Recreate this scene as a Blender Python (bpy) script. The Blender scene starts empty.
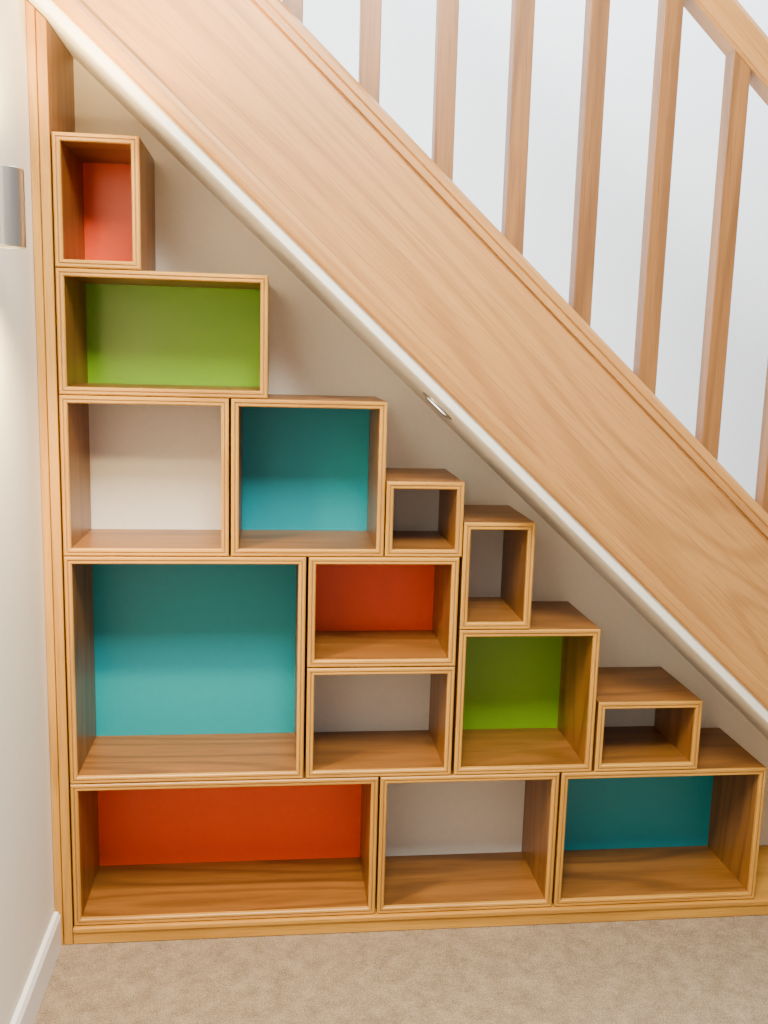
import bpy, bmesh, math
from mathutils import Vector, Matrix

S=0.915; Z0=2.352; K=math.sqrt(1+S*S); TH=math.atan(S)
WX=-.012   # face of left wall
def zl(x,n=0.0): return Z0-S*x+n*K

# ---------------- materials ----------------
def new_mat(name):
    m=bpy.data.materials.new(name); m.use_nodes=True
    nt=m.node_tree; b=nt.nodes['Principled BSDF']
    return m,nt,b
def lin(c):
    return tuple(((v/255)/12.92 if v/255<=.04045 else ((v/255+.055)/1.055)**2.4) for v in c)+(1,)

def oak(name,axis,light,mid,dark,rough=.38,bump=.15,wave=.5,rings=(.5,5.0,45),soft=(.25,.75),pore=.5):
    m,nt,b=new_mat(name); N=nt.nodes.new; L=nt.links.new
    tc=N('ShaderNodeTexCoord'); oi=N('ShaderNodeObjectInfo')
    mul=N('ShaderNodeMath'); mul.operation='MULTIPLY'; mul.inputs[1].default_value=17.0
    L(oi.outputs['Random'],mul.inputs[0])
    add=N('ShaderNodeVectorMath'); add.operation='ADD'
    L(tc.outputs['Object'],add.inputs[0]); L(mul.outputs[0],add.inputs[1])
    vr=N('ShaderNodeVectorRotate'); vr.rotation_type='Y_AXIS'
    vr.inputs['Angle'].default_value={'x':0,'z':math.pi/2,'d':-TH}[axis]
    L(add.outputs[0],vr.inputs['Vector'])
    def mapped(sc):
        mp=N('ShaderNodeMapping'); mp.inputs['Scale'].default_value=sc
        L(vr.outputs[0],mp.inputs['Vector']); return mp.outputs[0]
    n1=N('ShaderNodeTexNoise'); n1.inputs['Scale'].default_value=1; n1.inputs['Detail'].default_value=5
    L(mapped((1.3,24,34)),n1.inputs['Vector'])
    n2=N('ShaderNodeTexNoise'); n2.inputs['Scale'].default_value=1; n2.inputs['Detail'].default_value=3
    L(mapped((8,300,360)),n2.inputs['Vector'])
    n3=N('ShaderNodeTexNoise'); n3.inputs['Scale'].default_value=1; n3.inputs['Detail'].default_value=1.0; n3.inputs['Roughness'].default_value=.3
    L(mapped((rings[0],rings[1]*.8,rings[1])),n3.inputs['Vector'])
    r1=N('ShaderNodeMath'); r1.operation='MULTIPLY'; r1.inputs[1].default_value=rings[2]*2
    L(n3.outputs['Fac'],r1.inputs[0])
    r2=N('ShaderNodeMath'); r2.operation='SINE'; L(r1.outputs[0],r2.inputs[0])
    r3=N('ShaderNodeMapRange'); r3.inputs[1].default_value=0.1; r3.inputs[2].default_value=1; L(r2.outputs[0],r3.inputs[0])
    r3.inputs[3].default_value=0; r3.inputs[4].default_value=wave
    ramp=N('ShaderNodeValToRGB'); e=ramp.color_ramp.elements
    e[0].position=soft[0]; e[0].color=lin(mid); e[1].position=soft[1]; e[1].color=lin(light)
    L(n1.outputs['Fac'],ramp.inputs[0])
    mx=N('ShaderNodeMix'); mx.data_type='RGBA'
    L(r3.outputs[0],mx.inputs[0]); L(ramp.outputs[0],mx.inputs[6]); mx.inputs[7].default_value=lin(dark)
    f=N('ShaderNodeMapRange'); f.inputs[1].default_value=.5; f.inputs[2].default_value=.72; f.inputs[4].default_value=pore
    L(n2.outputs['Fac'],f.inputs[0])
    mx2=N('ShaderNodeMix'); mx2.data_type='RGBA'
    L(f.outputs[0],mx2.inputs[0]); L(mx.outputs[2],mx2.inputs[6]); mx2.inputs[7].default_value=lin(dark)
    L(mx2.outputs[2],b.inputs['Base Color'])
    b.inputs['Roughness'].default_value=rough
    bp=N('ShaderNodeBump'); bp.inputs['Strength'].default_value=bump; bp.inputs['Distance'].default_value=.001
    L(n2.outputs['Fac'],bp.inputs['Height']); L(bp.outputs[0],b.inputs['Normal'])
    return m

def paint(name,c,rough=.5,var=.02,bump=.04,scale=60):
    m,nt,b=new_mat(name); N=nt.nodes.new; L=nt.links.new
    tc=N('ShaderNodeTexCoord'); n=N('ShaderNodeTexNoise'); n.inputs['Scale'].default_value=scale; n.inputs['Detail'].default_value=3
    L(tc.outputs['Object'],n.inputs['Vector'])
    ramp=N('ShaderNodeValToRGB'); e=ramp.color_ramp.elements
    c=lin(c)
    e[0].position=.3; e[0].color=tuple(v*(1-var) for v in c[:3])+(1,); e[1].position=.7; e[1].color=tuple(min(1,v*(1+var)) for v in c[:3])+(1,)
    L(n.outputs['Fac'],ramp.inputs[0]); L(ramp.outputs[0],b.inputs['Base Color'])
    b.inputs['Roughness'].default_value=rough
    bp=N('ShaderNodeBump'); bp.inputs['Strength'].default_value=bump; bp.inputs['Distance'].default_value=.001
    L(n.outputs['Fac'],bp.inputs['Height']); L(bp.outputs[0],b.inputs['Normal'])
    return m

LP=((212,156,62),(192,136,48),(142,92,32))
SH=((150,98,42),(124,78,30),(76,44,16))
lip_h=oak('lipping_oak_horizontal','x',*LP,rough=.42,wave=.3,rings=(.5,6,25))
lip_v=oak('lipping_oak_vertical','z',*LP,rough=.42,wave=.3,rings=(.5,6,25))
groove=oak('lipping_groove','x',(172,120,50),(158,106,42),(120,76,28),rough=.6,wave=.1)
oak_h=oak('shelf_oak_horizontal','x',*SH,rough=.36,wave=.45,rings=(.8,7,22))
oak_v=oak('shelf_oak_vertical','z',*SH,rough=.36,wave=.45,rings=(.8,7,22))
ST=((196,142,76),(182,128,66),(138,90,44))
oak_d=oak('stair_oak_sloped','d',*ST,rough=.45,wave=.36,rings=(.5,3.6,58),pore=.55)
oak_d2=oak('stair_oak_trim','d',*ST,rough=.42,wave=.3,rings=(.3,8,20))
oak_b=oak('baluster_oak','z',(150,102,52),(126,84,42),(84,52,26),rough=.45,wave=.4,rings=(.5,9,20))
orange=paint('orange_paint',(246,74,0),.35)
green=paint('green_paint',(118,170,0),.35)
teal=paint('teal_paint',(0,146,158),.35)
whiteb=paint('white_back_paint',(224,218,206),.5)
wallm=paint('wall_paint',(244,240,226),.7)
wall2=paint('stairwell_paint',(236,242,250),.7)
alc=paint('alcove_paint',(234,224,206),.7)
trimw=paint('trim_gloss_white',(242,242,240),.3)
def carpet():
    m,nt,b=new_mat('carpet'); N=nt.nodes.new; L=nt.links.new
    tc=N('ShaderNodeTexCoord')
    n=N('ShaderNodeTexNoise'); n.inputs['Scale'].default_value=300; n.inputs['Detail'].default_value=3
    n2=N('ShaderNodeTexNoise'); n2.inputs['Scale'].default_value=18; n2.inputs['Detail'].default_value=9; n2.inputs['Roughness'].default_value=.85
    L(tc.outputs['Object'],n.inputs['Vector']); L(tc.outputs['Object'],n2.inputs['Vector'])
    a=N('ShaderNodeMix'); a.inputs[0].default_value=.5; L(n.outputs['Fac'],a.inputs[2]); L(n2.outputs['Fac'],a.inputs[3])
    ramp=N('ShaderNodeValToRGB'); e=ramp.color_ramp.elements
    e[0].position=.40; e[0].color=lin((104,87,68)); e[1].position=.60; e[1].color=lin((168,148,121))
    L(a.outputs[0],ramp.inputs[0]); L(ramp.outputs[0],b.inputs['Base Color'])
    b.inputs['Roughness'].default_value=.95
    bp=N('ShaderNodeBump'); bp.inputs['Strength'].default_value=.5; bp.inputs['Distance'].default_value=.003
    L(n.outputs['Fac'],bp.inputs['Height']); L(bp.outputs[0],b.inputs['Normal'])
    return m
carpetm=carpet()
def metal():
    m,nt,b=new_mat('brushed_nickel'); N=nt.nodes.new; L=nt.links.new
    tc=N('ShaderNodeTexCoord'); mp=N('ShaderNodeMapping'); mp.inputs['Scale'].default_value=(400,400,6)
    n=N('ShaderNodeTexNoise'); n.inputs['Scale'].default_value=1
    L(tc.outputs['Object'],mp.inputs[0]); L(mp.outputs[0],n.inputs['Vector'])
    r=N('ShaderNodeMapRange'); r.inputs[3].default_value=.27; r.inputs[4].default_value=.33
    L(n.outputs['Fac'],r.inputs[0]); L(r.outputs[0],b.inputs['Roughness'])
    b.inputs['Base Color'].default_value=(.50,.475,.43,1); b.inputs['Metallic'].default_value=1
    return m
nickel=metal()
def glow(name,c,s):
    m,nt,b=new_mat(name)
    b.inputs['Base Color'].default_value=c; b.inputs['Emission Color'].default_value=c; b.inputs['Emission Strength'].default_value=s
    return m
warmlens=glow('warm_lamp_lens',(1,.8,.5,1),8)
coollens=glow('downlight_lens',(1,.97,.9,1),6)

# ---------------- helpers ----------------
def mk(name,verts,faces,mats,fm=None,parent=None,bev=0,smooth=False):
    me=bpy.data.meshes.new(name); me.from_pydata(verts,[],faces)
    for m in mats: me.materials.append(m)
    if fm:
        for p,i in zip(me.polygons,fm): p.material_index=i
    bm=bmesh.new(); bm.from_mesh(me); bmesh.ops.recalc_face_normals(bm,faces=bm.faces); bm.to_mesh(me); bm.free()
    if smooth:
        for p in me.polygons: p.use_smooth=True
    o=bpy.data.objects.new(name,me); bpy.context.collection.objects.link(o)
    if parent: o.parent=parent
    if bev:
        md=o.modifiers.new('b','BEVEL'); md.width=bev; md.segments=2; md.limit_method='ANGLE'
    return o
def block(name,x0,x1,y0,y1,z0,z1,mat,parent=None,bev=0):
    v=[(x,y,z) for x in(x0,x1) for y in(y0,y1) for z in(z0,z1)]
    f=[(0,1,3,2),(4,6,7,5),(0,4,5,1),(2,3,7,6),(0,2,6,4),(1,5,7,3)]
    return mk(name,v,f,[mat],None,parent,bev)
def prism(name,poly,y0,y1,mat,parent=None,bev=0):
    n=len(poly); v=[(x,y0,z) for x,z in poly]+[(x,y1,z) for x,z in poly]
    f=[tuple(range(n)),tuple(range(n,2*n))]+[(i,(i+1)%n,(i+1)%n+n,i+n) for i in range(n)]
    return mk(name,v,f,[mat],None,parent,bev)
def sweep(name,prof,x0,x1,mat,parent=None,bev=0):
    """prof: (y,n) closed profile swept along stair pitch, cut vertically at the ends"""
    n=len(prof); v=[(x0,y,zl(x0,k)) for y,k in prof]+[(x1,y,zl(x1,k)) for y,k in prof]
    f=[tuple(range(n)),tuple(range(n,2*n))]+[(i,(i+1)%n,(i+1)%n+n,i+n) for i in range(n)]
    return mk(name,v,f,[mat],None,parent,bev)
def empty(name,loc=(0,0,0)):
    e=bpy.data.objects.new(name,None); bpy.context.collection.objects.link(e); return e

# ---------------- room ----------------
A=WX+.001
block('floor',-.1,4.2,-4.2,1.05,-.05,0,carpetm)
block('wall_left',-.112,WX,-4.2,1.05,0,4.3,wallm)
block('wall_stairwell',WX,4.2,.95,1.05,0,4.3,wall2)
xf=Z0/S
prism('wall_back',[(WX,0),(xf-.02,0),(xf-.02,zl(xf-.02,.004)),(WX,zl(WX,.004))],.30,.34,alc)
prism('baseboard_left',[(WX,0),(WX+.016,0),(WX+.016,.085),(WX+.010,.098),(WX,.1)],-4.2,-.006,trimw)

# ---------------- staircase ----------------
stair=empty('staircase')
sweep('soffit_plaster',[(-.118,-.008),(-.112,-.012),(.948,-.012),(.948,.02),(-.118,.02)],A,xf-.03,wallm,stair)
sweep('stringer_board',[(-.12,.02),(-.074,.02),(-.074,.33),(-.12,.33)],A,xf+.02,oak_d,stair)
sweep('stringer_lower_trim',[(-.074,.014),(-.124,.014),(-.131,.020),(-.133,.028),(-.133,.044),(-.129,.054),(-.120,.058),(-.074,.058)],A,xf-.02,oak_d2,stair)
sweep('stringer_cap',[(-.062,.325),(-.062,.36),(-.068,.366),(-.128,.366),(-.136,.358),(-.136,.344),(-.130,.340),(-.130,.325)],A,xf+.02,oak_d2,stair)
g=.22
off=.27
top=[]
x=A
while x<xf-.25:
    x2=x+g
    z=zl(x2)+off
    top+= [(x,z),(x2,z)]
    x=x2
poly=top+[(x,zl(x)+.03),(A,zl(A)+.03)]
prism('steps',poly,-.073,.948,trimw,stair)

# ---------------- balustrade ----------------
rail=empty('stair_balustrade')
bx=.942
yb=-.097; w=.0228
i=0
for k in range(-5,9):
    x=bx-.004+.1752*k
    if x<.03 or x>2.35: continue
    i+=1
    v=[]
    for (dx,dy) in((-w,-w),(w,-w),(w,w),(-w,w)): v.append((x+dx,yb+dy,zl(x+dx,.364)))
    for (dx,dy) in((-w,-w),(w,-w),(w,w),(-w,w)): v.append((x+dx,yb+dy,zl(x+dx,1.058)))
    mk('baluster_%d'%i,v,[(0,1,2,3),(4,5,6,7),(0,1,5,4),(1,2,6,5),(2,3,7,6),(3,0,4,7)],[oak_b],None,rail,.002)
sweep('handrail',[(-.122,1.052),(-.130,1.058),(-.130,1.078),(-.136,1.085),(-.136,1.112),(-.126,1.126),(-.110,1.132),(-.084,1.132),(-.068,1.126),(-.058,1.112),(-.058,1.085),(-.064,1.078),(-.064,1.058),(-.072,1.052)],A,2.47,oak_d2,rail)
block('newel_post',2.47,2.56,-.142,-.052,0,1.28,oak_b,rail,.004)
block('newel_cap',2.46,2.57,-.152,-.042,1.28,1.31,oak_b,rail,.008)

# ---------------- shelving boxes ----------------
DI=.271; DO=.297
def shelf(x0,x1,z0,z1,back):
    prof=[(0,DO),(0,.008),(0,.003),(.003,0),(.0080,0),(.0088,.0025),(.0104,.0025),(.0112,.0005),(.016,.0005),(.0185,.003),(.0185,.012),(.0185,DI)]
    v=[];f=[];fm=[]
    for a,y in prof:
        v+=[(x0+a,y,z0+a),(x1-a,y,z0+a),(x1-a,y,z1-a),(x0+a,y,z1-a)]
    f.append((0,1,2,3)); fm.append(0)
    last=len(prof)-2
    for i in range(len(prof)-1):
        for s in range(4):
            a=4*i+s; b=4*i+(s+1)%4
            board=i in(0,last)
            f.append((a,b,b+4,a+4))
            fm.append(5 if i in(4,5,6) else (0 if s in(0,2) else 1)+(0 if board else 3))
    n=4*(len(prof)-1)
    f.append((n,n+1,n+2,n+3)); fm.append(2)
    return mk('shelf_box',v,f,[oak_h,oak_v,back,lip_h,lip_v,groove],fm)
XL=.036
for b in [(XL,.234,1.757,2.062,orange),(XL,.537,1.457,1.755,green),(XL,.442,1.057,1.455,whiteb),(.448,.837,1.057,1.455,teal),
 (.841,1.043,1.057,1.253,whiteb),(1.046,1.236,.861,1.148,whiteb),(XL,.638,.453,1.055,teal),(.645,1.037,.761,1.055,orange),
 (.645,1.037,.453,.758,whiteb),(1.046,1.431,.453,.859,green),(1.440,1.736,.453,.652,whiteb),
 (XL,.840,.051,.451,orange),(.846,1.341,.051,.451,whiteb),(1.348,1.942,.051,.451,teal)]:
    shelf(*b)
sp=empty('shelf_side_panel')
def col(name,x0,x1,y0,y1,m,b=0):
    prism(name,[(x0,0),(x1,0),(x1,zl(x1,-.014)),(x0,zl(x0,-.014))],y0,y1,m,sp,b)
col('panel_board',A,.032,.004,.298,oak_v)
col('panel_lipping',A,.008,-.006,.004,lip_v,.002)
col('panel_lipping_inner',.0095,.032,-.003,.004,lip_v,.002)
pl=empty('shelf_plinth')
block('plinth_board',.034,2.35,-.004,.298,.001,.034,lip_h,pl,.002)
block('plinth_lip',.034,2.33,-.009,.298,.035,.0495,lip_h,pl,.003)

# ---------------- wall sconce ----------------
sc=empty('wall_sconce')
def tube(name,c,r,h,mat,parent,axis=None,wall=.003):
    seg=64; v=[];f=[]
    prof=[(r-wall,-h/2),(r-.001,-h/2),(r,-h/2+.001),(r,h/2-.001),(r-.001,h/2),(r-wall,h/2),]
    for i in range(seg):
        a=2*math.pi*i/seg
        for rr,z in prof: v.append((c[0]+rr*math.cos(a),c[1]+rr*math.sin(a),c[2]+z))
    m=len(prof)
    for i in range(seg):
        j=(i+1)%seg
        for k in range(m): f.append((i*m+k,j*m+k,j*m+(k+1)%m,i*m+(k+1)%m))
    o=mk(name,v,f,[mat],None,parent)
    for p in o.data.polygons: p.use_smooth=True
    md=o.modifiers.new('e','EDGE_SPLIT'); md.split_angle=.6
    return o
def disc(name,c,r,mat,parent,nrm=(0,0,1),t=.002):
    bm=bmesh.new(); bmesh.ops.create_cone(bm,cap_ends=True,segments=40,radius1=r,radius2=r,depth=t)
    q=Vector((0,0,1)).rotation_difference(Vector(nrm)); bmesh.ops.transform(bm,matrix=Matrix.Translation(c)@q.to_matrix().to_4x4(),verts=bm.verts)
    me=bpy.data.meshes.new(name); bm.to_mesh(me); bm.free(); me.materials.append(mat)
    o=bpy.data.objects.new(name,me); bpy.context.collection.objects.link(o); o.parent=parent; return o
SX,SY,SZ=.060,-.50,1.822; SR=.033; SHt=.14
tube('sconce_body',(SX,SY,SZ),SR,SHt,nickel,sc)
disc('lens_up',(SX,SY,SZ+.05),SR-.004,warmlens,sc)
disc('lens_down',(SX,SY,SZ-.05),SR-.004,warmlens,sc)
disc('core',(SX,SY,SZ),SR-.004,nickel,sc,t=.09)
block('sconce_bracket',A,SX-SR+.003,SY-.015,SY+.015,SZ-.03,SZ+.03,nickel,sc,.002)
def spot(name,loc,direction,e,col,size,blend,rad,parent=None):
    l=bpy.data.lights.new(name,'SPOT'); l.energy=e; l.color=col; l.spot_size=size; l.spot_blend=blend; l.shadow_soft_size=rad
    o=bpy.data.objects.new(name,l); bpy.context.collection.objects.link(o); o.location=loc
    o.rotation_euler=Vector(direction).to_track_quat('-Z','Y').to_euler()
    if parent: o.parent=parent
    return o
spot('bulb_up',(SX,SY,SZ+.072),(0,0,1),110,(1,.70,.30),math.radians(155),.7,.02,sc)
spot('bulb_down',(SX,SY,SZ-.072),(0,0,-1),120,(1,.74,.38),math.radians(140),.9,.03,sc)

# ---------------- recessed downlight in the soffit ----------------
dl=empty('recessed_downlight')
nd=Vector((-S,0,-1)).normalized()
c=Vector((.972,.05,zl(.972,-.012)))
bm=bmesh.new()
seg=40;vs=[]
q=Vector((0,0,1)).rotation_difference(nd)
prof=[(.052,0),(.051,.003),(.042,.005),(.038,.001),(.037,-.004)]
for i in range(seg):
    a=2*math.pi*i/seg
    vs.append([bm.verts.new(c+q@Vector((r*math.cos(a),r*math.sin(a),h))) for r,h in prof])
for i in range(seg):
    for k in range(len(prof)-1): bm.faces.new((vs[i][k],vs[(i+1)%seg][k],vs[(i+1)%seg][k+1],vs[i][k+1]))
me=bpy.data.meshes.new('downlight_ring'); bm.to_mesh(me); bm.free(); me.materials.append(nickel)
o=bpy.data.objects.new('downlight_ring',me); bpy.context.collection.objects.link(o); o.parent=dl
disc('downlight_lens',c+nd*.0015,.037,coollens,dl,nd,.001)

# ---------------- lights ----------------
def area(name,loc,tgt,e,col,sx,sy):
    l=bpy.data.lights.new(name,'AREA'); l.shape='RECTANGLE'; l.size=sx; l.size_y=sy; l.energy=e; l.color=col
    o=bpy.data.objects.new(name,l); bpy.context.collection.objects.link(o); o.location=loc
    o.rotation_euler=(Vector(tgt)-Vector(loc)).to_track_quat('-Z','Y').to_euler(); return o
area('room_ceiling_light',(.7,-1.9,3.4),(.8,0,.8),185,(1,.955,.87),.8,.8)
area('stairwell_fill',(1.8,.3,4.2),(1.8,.6,1),215,(.88,.94,1),2.5,1.0)  # added area lamp, out of view, to brighten the stairwell wall
wd=bpy.data.worlds.new('World'); bpy.context.scene.world=wd; wd.use_nodes=True
bg=wd.node_tree.nodes['Background']; bg.inputs[0].default_value=(1,.975,.93,1); bg.inputs[1].default_value=.55

# ---------------- camera ----------------
yaw,pit,rol=.1159,.1648,.0271
W=Vector((math.sin(yaw)*math.cos(pit),math.cos(yaw)*math.cos(pit),-math.sin(pit)))
r0=Vector((math.cos(yaw),-math.sin(yaw),0)); u0=r0.cross(W)
R=r0*math.cos(rol)+u0*math.sin(rol); U=-r0*math.sin(rol)+u0*math.cos(rol)
cd=bpy.data.cameras.new('camera'); cam=bpy.data.objects.new('camera',cd); bpy.context.collection.objects.link(cam)
M=Matrix((R,U,-W)).transposed().to_4x4(); M.translation=Vector((.5558,-2.4,1.5767)); cam.matrix_world=M
cd.sensor_fit='VERTICAL'; cd.sensor_height=24; cd.lens=24*956.2/1024; cd.clip_start=.05
bpy.context.scene.camera=cam
